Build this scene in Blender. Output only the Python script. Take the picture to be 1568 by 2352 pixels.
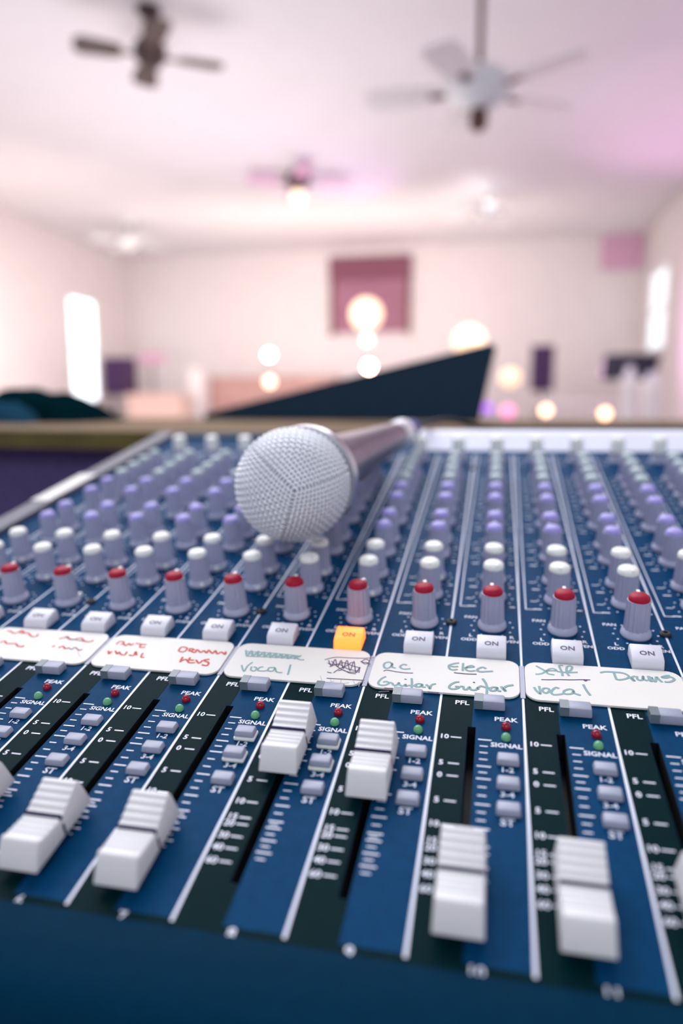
import bpy, bmesh, math, random
from mathutils import Vector, Matrix
for o in list(bpy.data.objects): bpy.data.objects.remove(o)
scene = bpy.context.scene
COL = scene.collection
random.seed(7)
P = 0.027                       # channel pitch of the mixing console (m)
# ------------------------------------------------------------------ camera
# console frame: x across the channels, y along a channel, z off the panel; W turns it to the room (z up)
FPX = 1640.0
CR = Matrix(((0.977130629918201, 0.20711549283606973, -0.04815500703872436),
             (0.02491842758329836, -0.3364335364164419, -0.9413774734606902),
             (-0.21117481867496313, 0.9186488165777652, -0.3339005057738029)))
CC = Vector((-0.010424897844579693, -0.18077470531966386, 0.14160096244555362))
HORIZON = 925.0
hv = Vector((0, HORIZON - 1176, FPX)).normalized()
up = (CR.transposed() @ Vector((0, -hv.z, hv.y))).normalized()
xa = (Vector((1, 0, 0)) - up * up.x).normalized()
ya = up.cross(xa)
W3 = Matrix((xa, ya, up))
W = W3.to_4x4()
CW = W3 @ CC
cx = W3 @ CR.transposed() @ Vector((1, 0, 0)); cy = W3 @ CR.transposed() @ Vector((0, -1, 0)); cz = W3 @ CR.transposed() @ Vector((0, 0, -1))
cam = bpy.data.cameras.new('camera'); camo = bpy.data.objects.new('camera', cam); COL.objects.link(camo)
M = Matrix((cx, cy, cz)).transposed().to_4x4(); M.translation = CW
camo.matrix_world = M
cam.sensor_fit = 'HORIZONTAL'; cam.sensor_width = 36.0; cam.lens = 36.0 * FPX / 1568
cam.clip_start = 0.01; cam.clip_end = 100
cam.dof.use_dof = True; cam.dof.focus_distance = 0.243; cam.dof.aperture_fstop = cam.lens / 5.8
scene.camera = camo
def ray(px, py):
    return W3 @ CR.transposed() @ Vector(((px - 784) / FPX, (py - 1176) / FPX, 1.0))
def atY(px, py, Y):
    d = ray(px, py); return CW + d * ((Y - CW.y) / d.y)
def atX(px, py, X):
    d = ray(px, py); return CW + d * ((X - CW.x) / d.x)
def atZ(px, py, Z):
    d = ray(px, py); return CW + d * ((Z - CW.z) / d.z)
# ------------------------------------------------------------------ world, exposure, lights
scene.view_settings.view_transform = 'Standard'; scene.view_settings.look = 'None'
scene.view_settings.gamma = 1.0; scene.view_settings.exposure = 0.0; scene.view_settings.use_curve_mapping = False
world = bpy.data.worlds.new('daylight'); scene.world = world; world.use_nodes = True
bg = world.node_tree.nodes['Background']; bg.inputs[0].default_value = (0.75, 0.88, 1.0, 1); bg.inputs[1].default_value = 2.5
EYE = CW.z
FLOOR = EYE - 0.98; CEIL = EYE + 2.43
YF = 11.4; YB = -2.2
XL = -6.28; XR = 2.02
def area(name, loc, size, power, color, target=None, sy=None):
    l = bpy.data.lights.new(name, 'AREA'); l.energy = power; l.color = color; l.size = size
    if sy: l.shape = 'RECTANGLE'; l.size_y = sy
    o = bpy.data.objects.new(name, l); COL.objects.link(o); o.location = loc
    if target is not None: o.rotation_euler = (Vector(target) - Vector(loc)).to_track_quat('-Z', 'Y').to_euler()
    return o
def spot(name, loc, target, power, color, angle, blend=1.0, r=0.1):
    l = bpy.data.lights.new(name, 'SPOT'); l.energy = power; l.color = color; l.spot_size = math.radians(angle); l.spot_blend = blend; l.shadow_soft_size = r
    o = bpy.data.objects.new(name, l); COL.objects.link(o); o.location = loc
    o.rotation_euler = (Vector(target) - Vector(loc)).to_track_quat('-Z', 'Y').to_euler()
    return o
# hall lights (warm, towards the stage)
area('hall_light', (-2.4, 7.0, CEIL - 0.25), 4.6, 130, (1.0, 0.89, 0.88), (-2.4, 7.2, 0), 4.0)
area('stage_wash', (-2.0, 9.0, CEIL - 1.4), 4.6, 46, (1.0, 0.85, 0.76), (-2.2, 10.7, CEIL), 0.6)
# cool area lights added over the booth, behind the operator and at the side
area('booth_light', (-0.8, 1.3, CEIL - 0.2), 3.0, 135, (0.93, 0.94, 1.0), (-0.3, 0.3, 0), 2.4)
area('side_cool_light', (-5.0, -0.6, 1.1), 1.6, 34, (0.74, 0.88, 1.0), (0, 0.2, 0), 1.4)
area('rear_cool_fill', (0.3, -1.9, 1.5), 1.6, 18, (0.70, 0.90, 1.0), (-0.2, 0.2, 0), 1.0)
# stage colour spots
spot('magenta_spot', (-1.2, 9.6, 1.2), (-1.9, 7.6, CEIL), 90, (0.85, 0.40, 1.0), 50)
spot('pink_spot', (0.2, 9.0, 0.6), (XR, 7.2, 1.2), 200, (1.0, 0.40, 0.90), 100)
spot('violet_spot', (-1.0, 9.9, -0.1), (-2.0, 11.4, 0.2), 9, (0.8, 0.35, 1.0), 90)
area('left_wall_wash', (-4.6, 6.5, 0.4), 1.8, 40, (1.0, 0.80, 0.68), (XL, 7.5, 0.9), 1.2)
area('ceiling_fill', (-2.6, 5.6, 0.0), 3.2, 100, (1.0, 0.91, 0.89), (-2.6, 5.7, CEIL), 4.5)  # added fill that lifts the ceiling, no fixture stands here
area('right_front_fill', (0.7, 4.6, 1.6), 0.8, 14, (1.0, 0.90, 0.95), (1.2, 6.0, 0.0), 0.8)  # added fill to brighten the white pillars and the lower right
HW = {
 -2: [[0,[[0.29,1.663],[0.243,1.693],[0.194,1.665],[0.186,1.593],[0.218,1.535],[0.267,1.555],[0.294,1.636],[0.287,1.656],[0.306,1.574],[0.354,1.555]]],[0,[[0.493,1.641],[0.452,1.664],[0.412,1.623],[0.415,1.575],[0.467,1.547],[0.551,1.568]]],[1,[[0.203,1.457],[0.243,1.49],[0.358,1.471],[0.471,1.459],[0.596,1.465]]],[0,[[0.255,1.338],[0.202,1.275],[0.177,1.18],[0.203,1.132],[0.268,1.135],[0.318,1.187],[0.277,1.22],[0.236,1.201]]],[0,[[0.319,1.206],[0.357,1.192],[0.381,1.15],[0.423,1.162],[0.441,1.216],[0.458,1.167],[0.504,1.148],[0.531,1.19],[0.54,1.146],[0.566,1.169]]],[1,[[0.501,1.309],[0.531,1.304]]],[0,[[0.592,1.341],[0.608,1.239],[0.618,1.119]]],[0,[[0.565,1.175],[0.623,1.164],[0.678,1.191]]],[0,[[0.731,1.224],[0.688,1.224],[0.65,1.181],[0.675,1.152],[0.723,1.165],[0.742,1.219],[0.752,1.163],[0.795,1.16]]],[0,[[0.789,1.219],[0.82,1.191],[0.85,1.132],[0.855,1.196],[0.88,1.237],[0.917,1.253]]],[1,[[0.27,1.07],[0.328,1.071],[0.384,1.076]]],[1,[[0.218,0.968],[0.247,0.989],[0.345,1.005]]],[1,[[0.832,1.061],[0.889,1.053],[0.969,1.059]]],[0,[[1.18,1.797],[1.112,1.767],[1.052,1.717],[1.061,1.642],[1.107,1.611],[1.171,1.633]]],[0,[[1.064,1.704],[1.116,1.69],[1.174,1.708]]],[0,[[1.234,1.797],[1.235,1.699],[1.238,1.604]]],[0,[[1.256,1.674],[1.313,1.703],[1.378,1.721],[1.341,1.748],[1.284,1.699],[1.28,1.636],[1.332,1.613],[1.403,1.632]]],[0,[[1.539,1.698],[1.494,1.727],[1.445,1.693],[1.424,1.642],[1.469,1.614],[1.547,1.631],[1.629,1.648]]],[1,[[1.125,1.548],[1.191,1.541],[1.292,1.537],[1.42,1.547]]],[0,[[1.209,1.335],[1.16,1.322],[1.107,1.264],[1.087,1.198],[1.121,1.165],[1.183,1.18],[1.212,1.221],[1.159,1.227]]],[0,[[1.222,1.235],[1.264,1.235],[1.273,1.186],[1.308,1.178],[1.34,1.239],[1.356,1.197],[1.384,1.176],[1.425,1.188],[1.444,1.24],[1.453,1.198]]],[1,[[1.381,1.356],[1.406,1.343]]],[0,[[1.498,1.452],[1.538,1.367],[1.558,1.268],[1.558,1.108]]],[0,[[1.451,1.241],[1.485,1.277],[1.548,1.255],[1.596,1.249]]],[0,[[1.678,1.272],[1.63,1.272],[1.597,1.224],[1.618,1.19],[1.665,1.209],[1.685,1.273],[1.693,1.212],[1.734,1.196]]],[0,[[1.733,1.305],[1.761,1.246],[1.791,1.207],[1.768,1.272],[1.816,1.329],[1.888,1.358]]]],
 0: [[0,[[0.184,1.858],[0.242,1.8],[0.292,1.743],[0.263,1.688],[0.208,1.656],[0.169,1.654]]],[0,[[0.298,1.731],[0.349,1.795],[0.403,1.815],[0.443,1.769],[0.387,1.762],[0.319,1.74],[0.329,1.684],[0.407,1.666]]],[0,[[0.533,1.904],[0.489,1.904],[0.486,1.852],[0.505,1.752],[0.508,1.652]]],[0,[[0.59,1.663],[0.565,1.76],[0.581,1.877],[0.624,1.909],[0.644,1.873],[0.622,1.806],[0.585,1.763]]],[0,[[0.446,1.75],[0.505,1.746],[0.584,1.743],[0.704,1.768]]],[1,[[0.236,1.531],[0.334,1.54],[0.465,1.562],[0.596,1.573],[0.726,1.595],[0.843,1.606]]],[1,[[0.765,1.593],[0.782,1.572],[0.804,1.598]]],[0,[[0.14,1.347],[0.166,1.268],[0.21,1.205],[0.208,1.286],[0.203,1.379]]],[0,[[0.258,1.34],[0.239,1.279],[0.272,1.231],[0.312,1.265],[0.321,1.325],[0.284,1.343],[0.258,1.328]]],[0,[[0.444,1.353],[0.407,1.372],[0.359,1.307],[0.345,1.247],[0.372,1.21],[0.429,1.222],[0.48,1.243]]],[0,[[0.614,1.342],[0.571,1.359],[0.505,1.315],[0.494,1.256],[0.537,1.245],[0.595,1.27],[0.613,1.33],[0.624,1.274],[0.692,1.24]]],[0,[[0.745,1.489],[0.768,1.374],[0.805,1.253]]],[0,[[0.984,1.791],[1.048,1.824],[1.151,1.831],[1.257,1.825],[1.318,1.782],[1.323,1.731],[1.262,1.678],[1.193,1.656],[1.155,1.67]]],[0,[[1.156,1.818],[1.159,1.747],[1.165,1.665]]],[0,[[1.332,1.745],[1.351,1.696],[1.38,1.652],[1.364,1.736],[1.408,1.768]]],[0,[[1.429,1.771],[1.424,1.7],[1.453,1.679],[1.483,1.702],[1.503,1.781],[1.503,1.704],[1.545,1.685]]],[0,[[1.565,1.795],[1.566,1.694],[1.59,1.678],[1.599,1.768],[1.612,1.694],[1.635,1.678],[1.661,1.783],[1.683,1.729],[1.711,1.67]]],[0,[[1.576,1.784],[1.6,1.698],[1.63,1.684]]],[0,[[1.835,1.838],[1.787,1.825],[1.727,1.785],[1.778,1.779],[1.835,1.806],[1.871,1.76],[1.835,1.712],[1.784,1.682],[1.74,1.684]]]],
 -4: [[0,[[0.167,1.748],[0.239,1.584],[0.256,1.746],[0.322,1.595],[0.358,1.746],[0.395,1.591],[0.45,1.731],[0.495,1.591],[0.538,1.728],[0.581,1.59],[0.625,1.726],[0.663,1.6],[0.715,1.712],[0.748,1.598],[0.801,1.709],[0.834,1.597],[0.904,1.697],[0.932,1.597]]],[0,[[0.199,1.658],[0.488,1.656],[0.775,1.654],[0.996,1.669]]],[0,[[0.181,1.709],[0.47,1.714],[0.76,1.704],[0.962,1.691]]],[0,[[0.23,1.588],[0.505,1.606],[0.786,1.616],[0.981,1.623]]],[0,[[1.0,1.709],[0.949,1.637],[1.016,1.595],[1.07,1.602]]],[0,[[0.241,1.354],[0.329,1.205],[0.33,1.34],[0.372,1.447]]],[0,[[0.395,1.337],[0.41,1.252],[0.471,1.236],[0.474,1.31],[0.424,1.333]]],[0,[[0.558,1.351],[0.51,1.327],[0.513,1.254],[0.592,1.247],[0.639,1.27]]],[0,[[0.724,1.355],[0.646,1.337],[0.655,1.265],[0.722,1.269],[0.727,1.343],[0.776,1.252],[0.86,1.244]]],[0,[[0.916,1.455],[0.933,1.322],[0.947,1.203]]],[1,[[1.353,1.639],[1.486,1.72],[1.664,1.73],[1.867,1.744],[2.024,1.777]]],[1,[[1.409,1.633],[1.482,1.492],[1.497,1.67],[1.567,1.479],[1.583,1.656],[1.655,1.442],[1.663,1.666],[1.756,1.407],[1.761,1.654],[1.843,1.37],[1.868,1.519],[1.881,1.376]]],[1,[[1.413,1.558],[1.53,1.523],[1.623,1.598],[1.772,1.531],[1.885,1.497]]],[1,[[1.462,1.465],[1.564,1.553],[1.72,1.45],[1.86,1.421]]],[1,[[1.6,1.386],[1.66,1.418],[1.752,1.358],[1.847,1.347]]],[1,[[1.546,1.331],[1.603,1.435],[1.68,1.519],[1.739,1.626]]],[1,[[1.455,1.614],[1.598,1.459],[1.735,1.38],[1.864,1.397]]],[1,[[1.854,1.666],[1.933,1.601],[1.973,1.682],[1.911,1.724],[1.871,1.643],[1.94,1.64],[2.001,1.598]]],[1,[[1.457,1.338],[1.521,1.323]]],[1,[[1.484,1.193],[1.576,1.193],[1.771,1.201],[1.991,1.208]]],[3,[[1.387,1.238],[1.445,1.106]]],[3,[[1.54,1.177],[1.56,1.122],[1.601,1.139]]],[3,[[1.683,1.185],[1.702,1.096],[1.798,1.131]]],[3,[[1.838,1.194],[1.895,1.099],[1.932,1.172],[1.943,1.05]]]],
 -6: [[2,[[0.177,1.659],[0.193,1.747],[0.267,1.728],[0.258,1.655]]],[2,[[0.267,1.699],[0.346,1.638],[0.355,1.71],[0.412,1.661],[0.429,1.72]]],[2,[[0.458,1.723],[0.56,1.708],[0.64,1.704]]],[2,[[0.554,1.721],[0.578,1.626],[0.658,1.636]]],[2,[[0.154,1.475],[0.211,1.387],[0.212,1.469]]],[2,[[0.255,1.488],[0.333,1.403],[0.334,1.457],[0.397,1.398],[0.458,1.397],[0.443,1.485]]],[2,[[0.518,1.4],[0.596,1.396],[0.573,1.501],[0.639,1.402]]],[2,[[0.7,1.477],[0.722,1.373],[0.778,1.367]]],[2,[[1.197,1.595],[1.194,1.704],[1.291,1.689],[1.288,1.593],[1.21,1.583]]],[2,[[1.359,1.602],[1.34,1.682],[1.408,1.663],[1.382,1.619],[1.455,1.588],[1.451,1.668],[1.54,1.599],[1.561,1.655],[1.63,1.597],[1.627,1.677],[1.719,1.595],[1.731,1.677],[1.794,1.591],[1.831,1.649],[1.911,1.593],[1.889,1.67]]],[2,[[1.328,1.451],[1.337,1.348]]],[2,[[1.339,1.31],[1.39,1.394],[1.459,1.338]]],[2,[[1.439,1.453],[1.464,1.326],[1.566,1.327]]],[2,[[1.451,1.389],[1.526,1.386]]],[2,[[1.548,1.402],[1.626,1.322],[1.65,1.402]]],[2,[[1.737,1.439],[1.664,1.404],[1.758,1.352],[1.76,1.276],[1.682,1.291]]]],
 -8: [[2,[[0.214,1.832],[0.285,1.817],[0.385,1.77],[0.434,1.812],[0.444,1.872],[0.546,1.802],[0.614,1.798],[0.721,1.718],[0.8,1.717],[0.785,1.796]]],[2,[[0.419,1.833],[0.518,1.786],[0.563,1.816]]],[2,[[0.348,1.478],[0.389,1.529],[0.469,1.471],[0.547,1.47],[0.618,1.479],[0.696,1.422],[0.78,1.411],[0.763,1.453]]],[2,[[1.208,1.699],[1.259,1.74],[1.298,1.779],[1.379,1.709],[1.456,1.707]]],[1,[[1.263,1.774],[1.373,1.72],[1.55,1.697],[1.68,1.668]]],[2,[[1.461,1.719],[1.536,1.763],[1.644,1.686],[1.726,1.674],[1.771,1.725]]],[2,[[1.249,1.46],[1.258,1.505]]],[2,[[1.354,1.452],[1.397,1.501],[1.47,1.445],[1.514,1.472]]],[1,[[1.503,1.471],[1.585,1.438],[1.599,1.494],[1.722,1.413]]],[2,[[1.699,1.41],[1.743,1.458]]],[3,[[1.7,1.389],[1.827,1.259]]]],
}
# ------------------------------------------------------------------ materials
def mat(name, color, rough=0.5, metal=0.0, var=0.06, scale=40.0, bump=0.0, emit=None, estr=0.0, spec=0.5, trans=0.0):
    m = bpy.data.materials.new(name); m.use_nodes = True; nt = m.node_tree; b = nt.nodes['Principled BSDF']
    tc = nt.nodes.new('ShaderNodeTexCoord'); n = nt.nodes.new('ShaderNodeTexNoise'); n.inputs['Scale'].default_value = scale; n.inputs['Detail'].default_value = 3
    nt.links.new(tc.outputs['Object'], n.inputs['Vector'])
    r = nt.nodes.new('ShaderNodeValToRGB'); c = Vector(color)
    r.color_ramp.elements[0].position = 0.3; r.color_ramp.elements[1].position = 0.7
    r.color_ramp.elements[0].color = (*(c * (1 - var)), 1); r.color_ramp.elements[1].color = (*[min(1, x) for x in c * (1 + var)], 1)
    nt.links.new(n.outputs['Fac'], r.inputs['Fac']); nt.links.new(r.outputs['Color'], b.inputs['Base Color'])
    b.inputs['Roughness'].default_value = rough; b.inputs['Metallic'].default_value = metal
    b.inputs['Specular IOR Level'].default_value = spec
    if bump:
        bp = nt.nodes.new('ShaderNodeBump'); bp.inputs['Strength'].default_value = bump; bp.inputs['Distance'].default_value = 0.001
        nt.links.new(n.outputs['Fac'], bp.inputs['Height']); nt.links.new(bp.outputs['Normal'], b.inputs['Normal'])
    if emit: b.inputs['Emission Color'].default_value = (*emit, 1); b.inputs['Emission Strength'].default_value = estr
    if trans: b.inputs['Transmission Weight'].default_value = trans
    return m
MT = dict(
    blue=mat('console_blue_paint', (0.0015, 0.044, 0.122), 0.42, var=0.10, scale=300, bump=0.05, spec=0.025),
    band=mat('console_dark_teal_paint', (0.0004, 0.014, 0.018), 0.4, scale=300, spec=0.02),
    rest=mat('console_rest_paint', (0.0005, 0.024, 0.056), 0.5, scale=300, bump=0.1, spec=0.02),
    slot=mat('slot_black', (0.001, 0.001, 0.0015), 0.6),
    ink=mat('white_print', (0.78, 0.80, 0.92), 0.5, var=0.03),
    cap=mat('white_fader_plastic', (0.77, 0.75, 0.77), 0.42, var=0.02),
    capline=mat('cap_line_ink', (0.006, 0.006, 0.045), 0.7, spec=0.1),
    knob=mat('lavender_grey_plastic', (0.42, 0.43, 0.58), 0.42, var=0.03),
    white=mat('white_knob_top', (0.90, 0.90, 0.86), 0.35, var=0.02),
    red=mat('crimson_knob_top', (0.36, 0.0015, 0.028), 0.5, spec=0.25),
    violet=mat('violet_knob_top', (0.38, 0.34, 0.76), 0.45),
    sea=mat('grey_green_knob_top', (0.46, 0.56, 0.58), 0.4),
    button=mat('grey_key_plastic', (0.34, 0.36, 0.46), 0.4, var=0.03),
    smoke=mat('smoked_lens', (0.13, 0.17, 0.20), 0.3),
    on=mat('white_key_plastic', (0.74, 0.72, 0.80), 0.35, var=0.02),
    lit=mat('lit_orange_key', (1.0, 0.25, 0.05), 0.4, emit=(1.0, 0.16, 0.02), estr=2.6),
    ledr=mat('red_led', (0.30, 0.002, 0.02), 0.12), ledg=mat('green_led', (0.14, 0.42, 0.20), 0.15),
    card=mat('label_card', (0.76, 0.735, 0.69), 0.55, var=0.02, scale=60),
    teal=mat('faded_teal_marker', (0.24, 0.38, 0.39), 0.7), black=mat('dark_purple_marker', (0.06, 0.03, 0.10), 0.6),
    redm=mat('red_marker', (0.62, 0.07, 0.05), 0.7), pencil=mat('faint_pencil', (0.45, 0.45, 0.48), 0.8),
    cheek=mat('console_side_paint', (0.09, 0.09, 0.13), 0.45, scale=200),
    steel=mat('steel', (0.55, 0.56, 0.60), 0.3, 1.0), grille=mat('nickel_wire', (0.86, 0.88, 0.93), 0.5, 0.2, var=0.03),
    foam=mat('grey_foam', (0.36, 0.38, 0.46), 0.9), micbody=mat('dark_metal_lacquer', (0.09, 0.07, 0.12), 0.3, 0.6),
    cable=mat('blue_rubber', (0.07, 0.06, 0.28), 0.5), darkrub=mat('black_rubber', (0.01, 0.01, 0.014), 0.6),
    wood=mat('brown_wood', (0.17, 0.115, 0.07), 0.7, spec=0.05, var=0.2, scale=12), woodshade=mat('olive_wood_front_shade', (0.11, 0.085, 0.012), 0.7, var=0.25, scale=30),  # shade of the ledge's front face is put into the olive colour
    desk=mat('purple_grey_desk', (0.10, 0.075, 0.18), 0.8, spec=0.1, var=0.15, scale=150, bump=0.2),
    blackp=mat('black_plastic', (0.008, 0.032, 0.065), 0.6, spec=0.2), cloth=mat('black_cloth', (0.001, 0.010, 0.014), 1.0, spec=0.0, bump=0.4, scale=90),
    clothb=mat('blue_grey_lining', (0.010, 0.040, 0.070), 1.0, spec=0.0),
    wall=mat('cream_wall_paint', (0.80, 0.76, 0.76), 0.8, var=0.02, scale=3), ceil=mat('ceiling_paint', (0.76, 0.75, 0.78), 0.85, var=0.02, scale=2),
    floor=mat('carpet', (0.24, 0.21, 0.25), 0.95, var=0.15, scale=30),
    darkwood=mat('dark_fan_wood', (0.055, 0.03, 0.03), 0.45), fanwhite=mat('white_enamel', (0.86, 0.91, 0.92), 0.4), bladewhite=mat('white_blade_lacquer', (0.88, 0.85, 0.86), 0.5),
    bronze=mat('bronze', (0.12, 0.06, 0.05), 0.4, 0.5),
    speaker=mat('speaker_cloth', (0.07, 0.035, 0.10), 0.8, scale=400, bump=0.3), tv=mat('screen_black', (0.006, 0.004, 0.03), 0.3),
    banner=mat('mauve_fabric', (0.36, 0.17, 0.25), 0.85, var=0.12, scale=5), tan=mat('tan_veneer', (0.52, 0.32, 0.29), 0.6, var=0.1, scale=6),
    peach=mat('peach_cloth', (0.85, 0.64, 0.56), 0.8), whitep=mat('white_paint', (0.82, 0.80, 0.80), 0.5),
    pinkp=mat('pink_panel', (0.70, 0.42, 0.58), 0.8),
    pane=mat('daylit_pane', (0.8, 0.9, 1.0), 0.1, emit=(0.86, 0.95, 1.0), estr=2.6),
    pane2=mat('frosted_daylit_pane', (0.8, 0.9, 1.0), 0.1, emit=(0.86, 0.95, 1.0), estr=0.95),
    bulb=mat('warm_bulb', (1, 0.8, 0.6), 0.3, emit=(1.0, 0.80, 0.52), estr=34.0),
    bulbdim=mat('dim_bulb', (1, 0.7, 0.5), 0.3, emit=(1.0, 0.62, 0.44), estr=5.0),
    globe=mat('warm_globe', (1, 0.8, 0.6), 0.3, emit=(1.0, 0.66, 0.38), estr=1.05),
    bulbred=mat('red_rimmed_bulb', (1, 0.5, 0.4), 0.3, emit=(1.0, 0.52, 0.40), estr=50.0),
    bulbamber=mat('amber_bulb', (1, 0.6, 0.4), 0.3, emit=(1.0, 0.60, 0.35), estr=5.5),
    bulbpurple=mat('purple_bulb', (0.4, 0.1, 0.8), 0.3, emit=(0.30, 0.05, 0.80), estr=1.2),
    bulbpink=mat('pink_bulb', (0.9, 0.3, 0.6), 0.3, emit=(1.0, 0.30, 0.55), estr=1.2),
)
# ------------------------------------------------------------------ mesh helpers
class MB:
    def __init__(s): s.v = []; s.f = []; s.m = []
    def add(s, vs, fs, mi=0):
        n = len(s.v); s.v += [tuple(v) for v in vs]; s.f += [tuple(i + n for i in f) for f in fs]; s.m += [mi] * len(fs)
    def quad(s, x0, x1, y0, y1, z, mi=0): s.add([(x0, y0, z), (x1, y0, z), (x1, y1, z), (x0, y1, z)], [(0, 1, 2, 3)], mi)
    def box(s, x0, x1, y0, y1, z0, z1, mi=0, tx=0.0, ty=0.0):
        vs = [(x0, y0, z0), (x1, y0, z0), (x1, y1, z0), (x0, y1, z0), (x0 + tx, y0 + ty, z1), (x1 - tx, y0 + ty, z1), (x1 - tx, y1 - ty, z1), (x0 + tx, y1 - ty, z1)]
        s.add(vs, [(3, 2, 1, 0), (4, 5, 6, 7), (0, 1, 5, 4), (1, 2, 6, 5), (2, 3, 7, 6), (3, 0, 4, 7)], mi)
    def lathe(s, prof, n=24, flute=None, cx=0, cy=0, mi=0):
        vs = []
        for k, (r, z) in enumerate(prof):
            for i in range(n):
                a = 2 * math.pi * i / n; rr = r
                if flute and flute[0] <= k <= flute[1] and i % 2: rr = r - flute[2]
                vs.append((cx + rr * math.cos(a), cy + rr * math.sin(a), z))
        fs = []
        for k in range(len(prof) - 1):
            for i in range(n):
                j = (i + 1) % n; fs.append((k * n + i, k * n + j, (k + 1) * n + j, (k + 1) * n + i))
        fs.append(tuple(range(n - 1, -1, -1))); fs.append(tuple((len(prof) - 1) * n + i for i in range(n)))
        s.add(vs, fs, mi)
    def tube(s, pts, r, n=10, mi=0):
        pts = [Vector(p) for p in pts]; rings = []
        rs = r if isinstance(r, (list, tuple)) else [r] * len(pts)
        for k, p in enumerate(pts):
            d = (pts[min(k + 1, len(pts) - 1)] - pts[max(k - 1, 0)]).normalized()
            a = d.cross(Vector((0, 0, 1)));
            if a.length < 1e-3: a = d.cross(Vector((1, 0, 0)))
            a.normalize(); b = d.cross(a)
            rings += [p + a * rs[k] * math.cos(2 * math.pi * i / n) + b * rs[k] * math.sin(2 * math.pi * i / n) for i in range(n)]
        fs = [(k * n + i, k * n + i2, (k + 1) * n + i2, (k + 1) * n + i) for k in range(len(pts) - 1) for i in range(n) for i2 in [(i + 1) % n]]
        fs += [tuple(range(n)), tuple((len(pts) - 1) * n + i for i in range(n - 1, -1, -1))]
        s.add(rings, fs, mi)
    def ribbon(s, pts, w, z, mi=0, sub=5):
        q = [Vector((a, b, 0)) for a, b in pts]
        if len(q) > 2:
            out = []
            for i in range(len(q) - 1):
                p0 = q[max(i - 1, 0)]; p1 = q[i]; p2 = q[i + 1]; p3 = q[min(i + 2, len(q) - 1)]
                for k in range(sub):
                    t = k / sub
                    out.append(0.5 * ((2 * p1) + (p2 - p0) * t + (2 * p0 - 5 * p1 + 4 * p2 - p3) * t * t + (3 * p1 - p0 - 3 * p2 + p3) * t ** 3))
            out.append(q[-1]); q = out
        vs = []
        for i, p in enumerate(q):
            d = (q[min(i + 1, len(q) - 1)] - q[max(i - 1, 0)])
            if d.length < 1e-9: d = Vector((1, 0, 0))
            d.normalize(); nrm = Vector((-d.y, d.x, 0)) * w / 2
            vs += [(p + nrm).to_tuple()[:2] + (z,), (p - nrm).to_tuple()[:2] + (z,)]
        s.add(vs, [(2 * i, 2 * i + 1, 2 * i + 3, 2 * i + 2) for i in range(len(q) - 1)], mi)
    def scaled(s, k): s.v = [(x * k, y * k, z) for x, y, z in s.v]; return s
    def mesh(s, name, mats, smooth=False, bevel=0.0, seg=2):
        me = bpy.data.meshes.new(name); me.from_pydata(s.v, [], s.f)
        for m in (mats if isinstance(mats, (list, tuple)) else [mats]): me.materials.append(m)
        me.polygons.foreach_set('material_index', s.m)
        bm = bmesh.new(); bm.from_mesh(me); bmesh.ops.recalc_face_normals(bm, faces=bm.faces)
        if bevel:
            bmesh.ops.bevel(bm, geom=[e for e in bm.edges if len(e.link_faces) == 2 and e.calc_face_angle(0) > 0.5], offset=bevel, segments=seg, profile=0.5, affect='EDGES')
        bm.to_mesh(me); bm.free()
        if smooth:
            me.polygons.foreach_set('use_smooth', [True] * len(me.polygons)); me.set_sharp_from_angle(angle=math.radians(smooth if smooth is not True else 40))
        me.update(); return me
def put(name, me, parent=None, loc=None, rot=None, mw=None):
    o = bpy.data.objects.new(name, me); COL.objects.link(o)
    if parent is not None: o.parent = parent
    if loc is not None: o.location = loc
    if rot is not None: o.rotation_euler = rot
    if mw is not None: o.matrix_world = mw
    return o
def tag(o, label, cat, group=None):
    o['label'] = label; o['category'] = cat
    if group: o['group'] = group
    return o
def structure(o): o['kind'] = 'structure'; return o
def copytree(o, parent=None):
    c = o.copy(); COL.objects.link(c); c.parent = parent
    for ch in o.children: copytree(ch, c)
    return c
TXT = {}
def glyphs(t):
    if t not in TXT:
        cu = bpy.data.curves.new('t', 'FONT'); cu.body = t; cu.size = 1.0; cu.align_x = 'CENTER'; cu.align_y = 'CENTER'; cu.resolution_u = 2; cu.offset = 0.022
        ob = bpy.data.objects.new('t', cu); COL.objects.link(ob)
        me = bpy.data.meshes.new_from_object(ob.evaluated_get(bpy.context.evaluated_depsgraph_get()))
        TXT[t] = ([v.co.to_tuple() for v in me.vertices], [tuple(p.vertices) for p in me.polygons])
        bpy.data.objects.remove(ob); bpy.data.meshes.remove(me)
    return TXT[t]
def text(mb, t, x, y, size, z, mi=0, sx=1.0):
    vs, fs = glyphs(t); mb.add([(x + v[0] * size * sx, y + v[1] * size, z) for v in vs], fs, mi)
# ------------------------------------------------------------------ the hall
def wallbox(name, *a, m='wall', cut=None):
    mb = MB()
    if cut:
        (x0, x1, y0, y1, z0, z1) = a; (cy0, cy1, cz0, cz1) = cut
        mb.box(x0, x1, y0, cy0, z0, z1); mb.box(x0, x1, cy1, y1, z0, z1); mb.box(x0, x1, cy0, cy1, z0, cz0); mb.box(x0, x1, cy0, cy1, cz1, z1)
    else: mb.box(*a)
    return structure(put(name, mb.mesh(name, MT[m])))
t = 0.15
yl0 = atX(163, 800, XL).y; yl1 = atX(226, 800, XL).y; zl1 = atX(190, 682, XL).z; zl0 = atX(150, 925, XL).z
yr1 = atX(1488, 700, XR).y; yr0 = atX(1528, 700, XR).y; zr1 = atX(1508, 616, XR).z; zr0 = atX(1508, 806, XR).z
yr1 = min(yr1, YF - 0.1)
zl0 = min(zl0, FLOOR + 1.0)
wallbox('floor', XL - t, XR + t, YB - t, YF + t, FLOOR - 0.1, FLOOR, m='floor')
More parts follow.
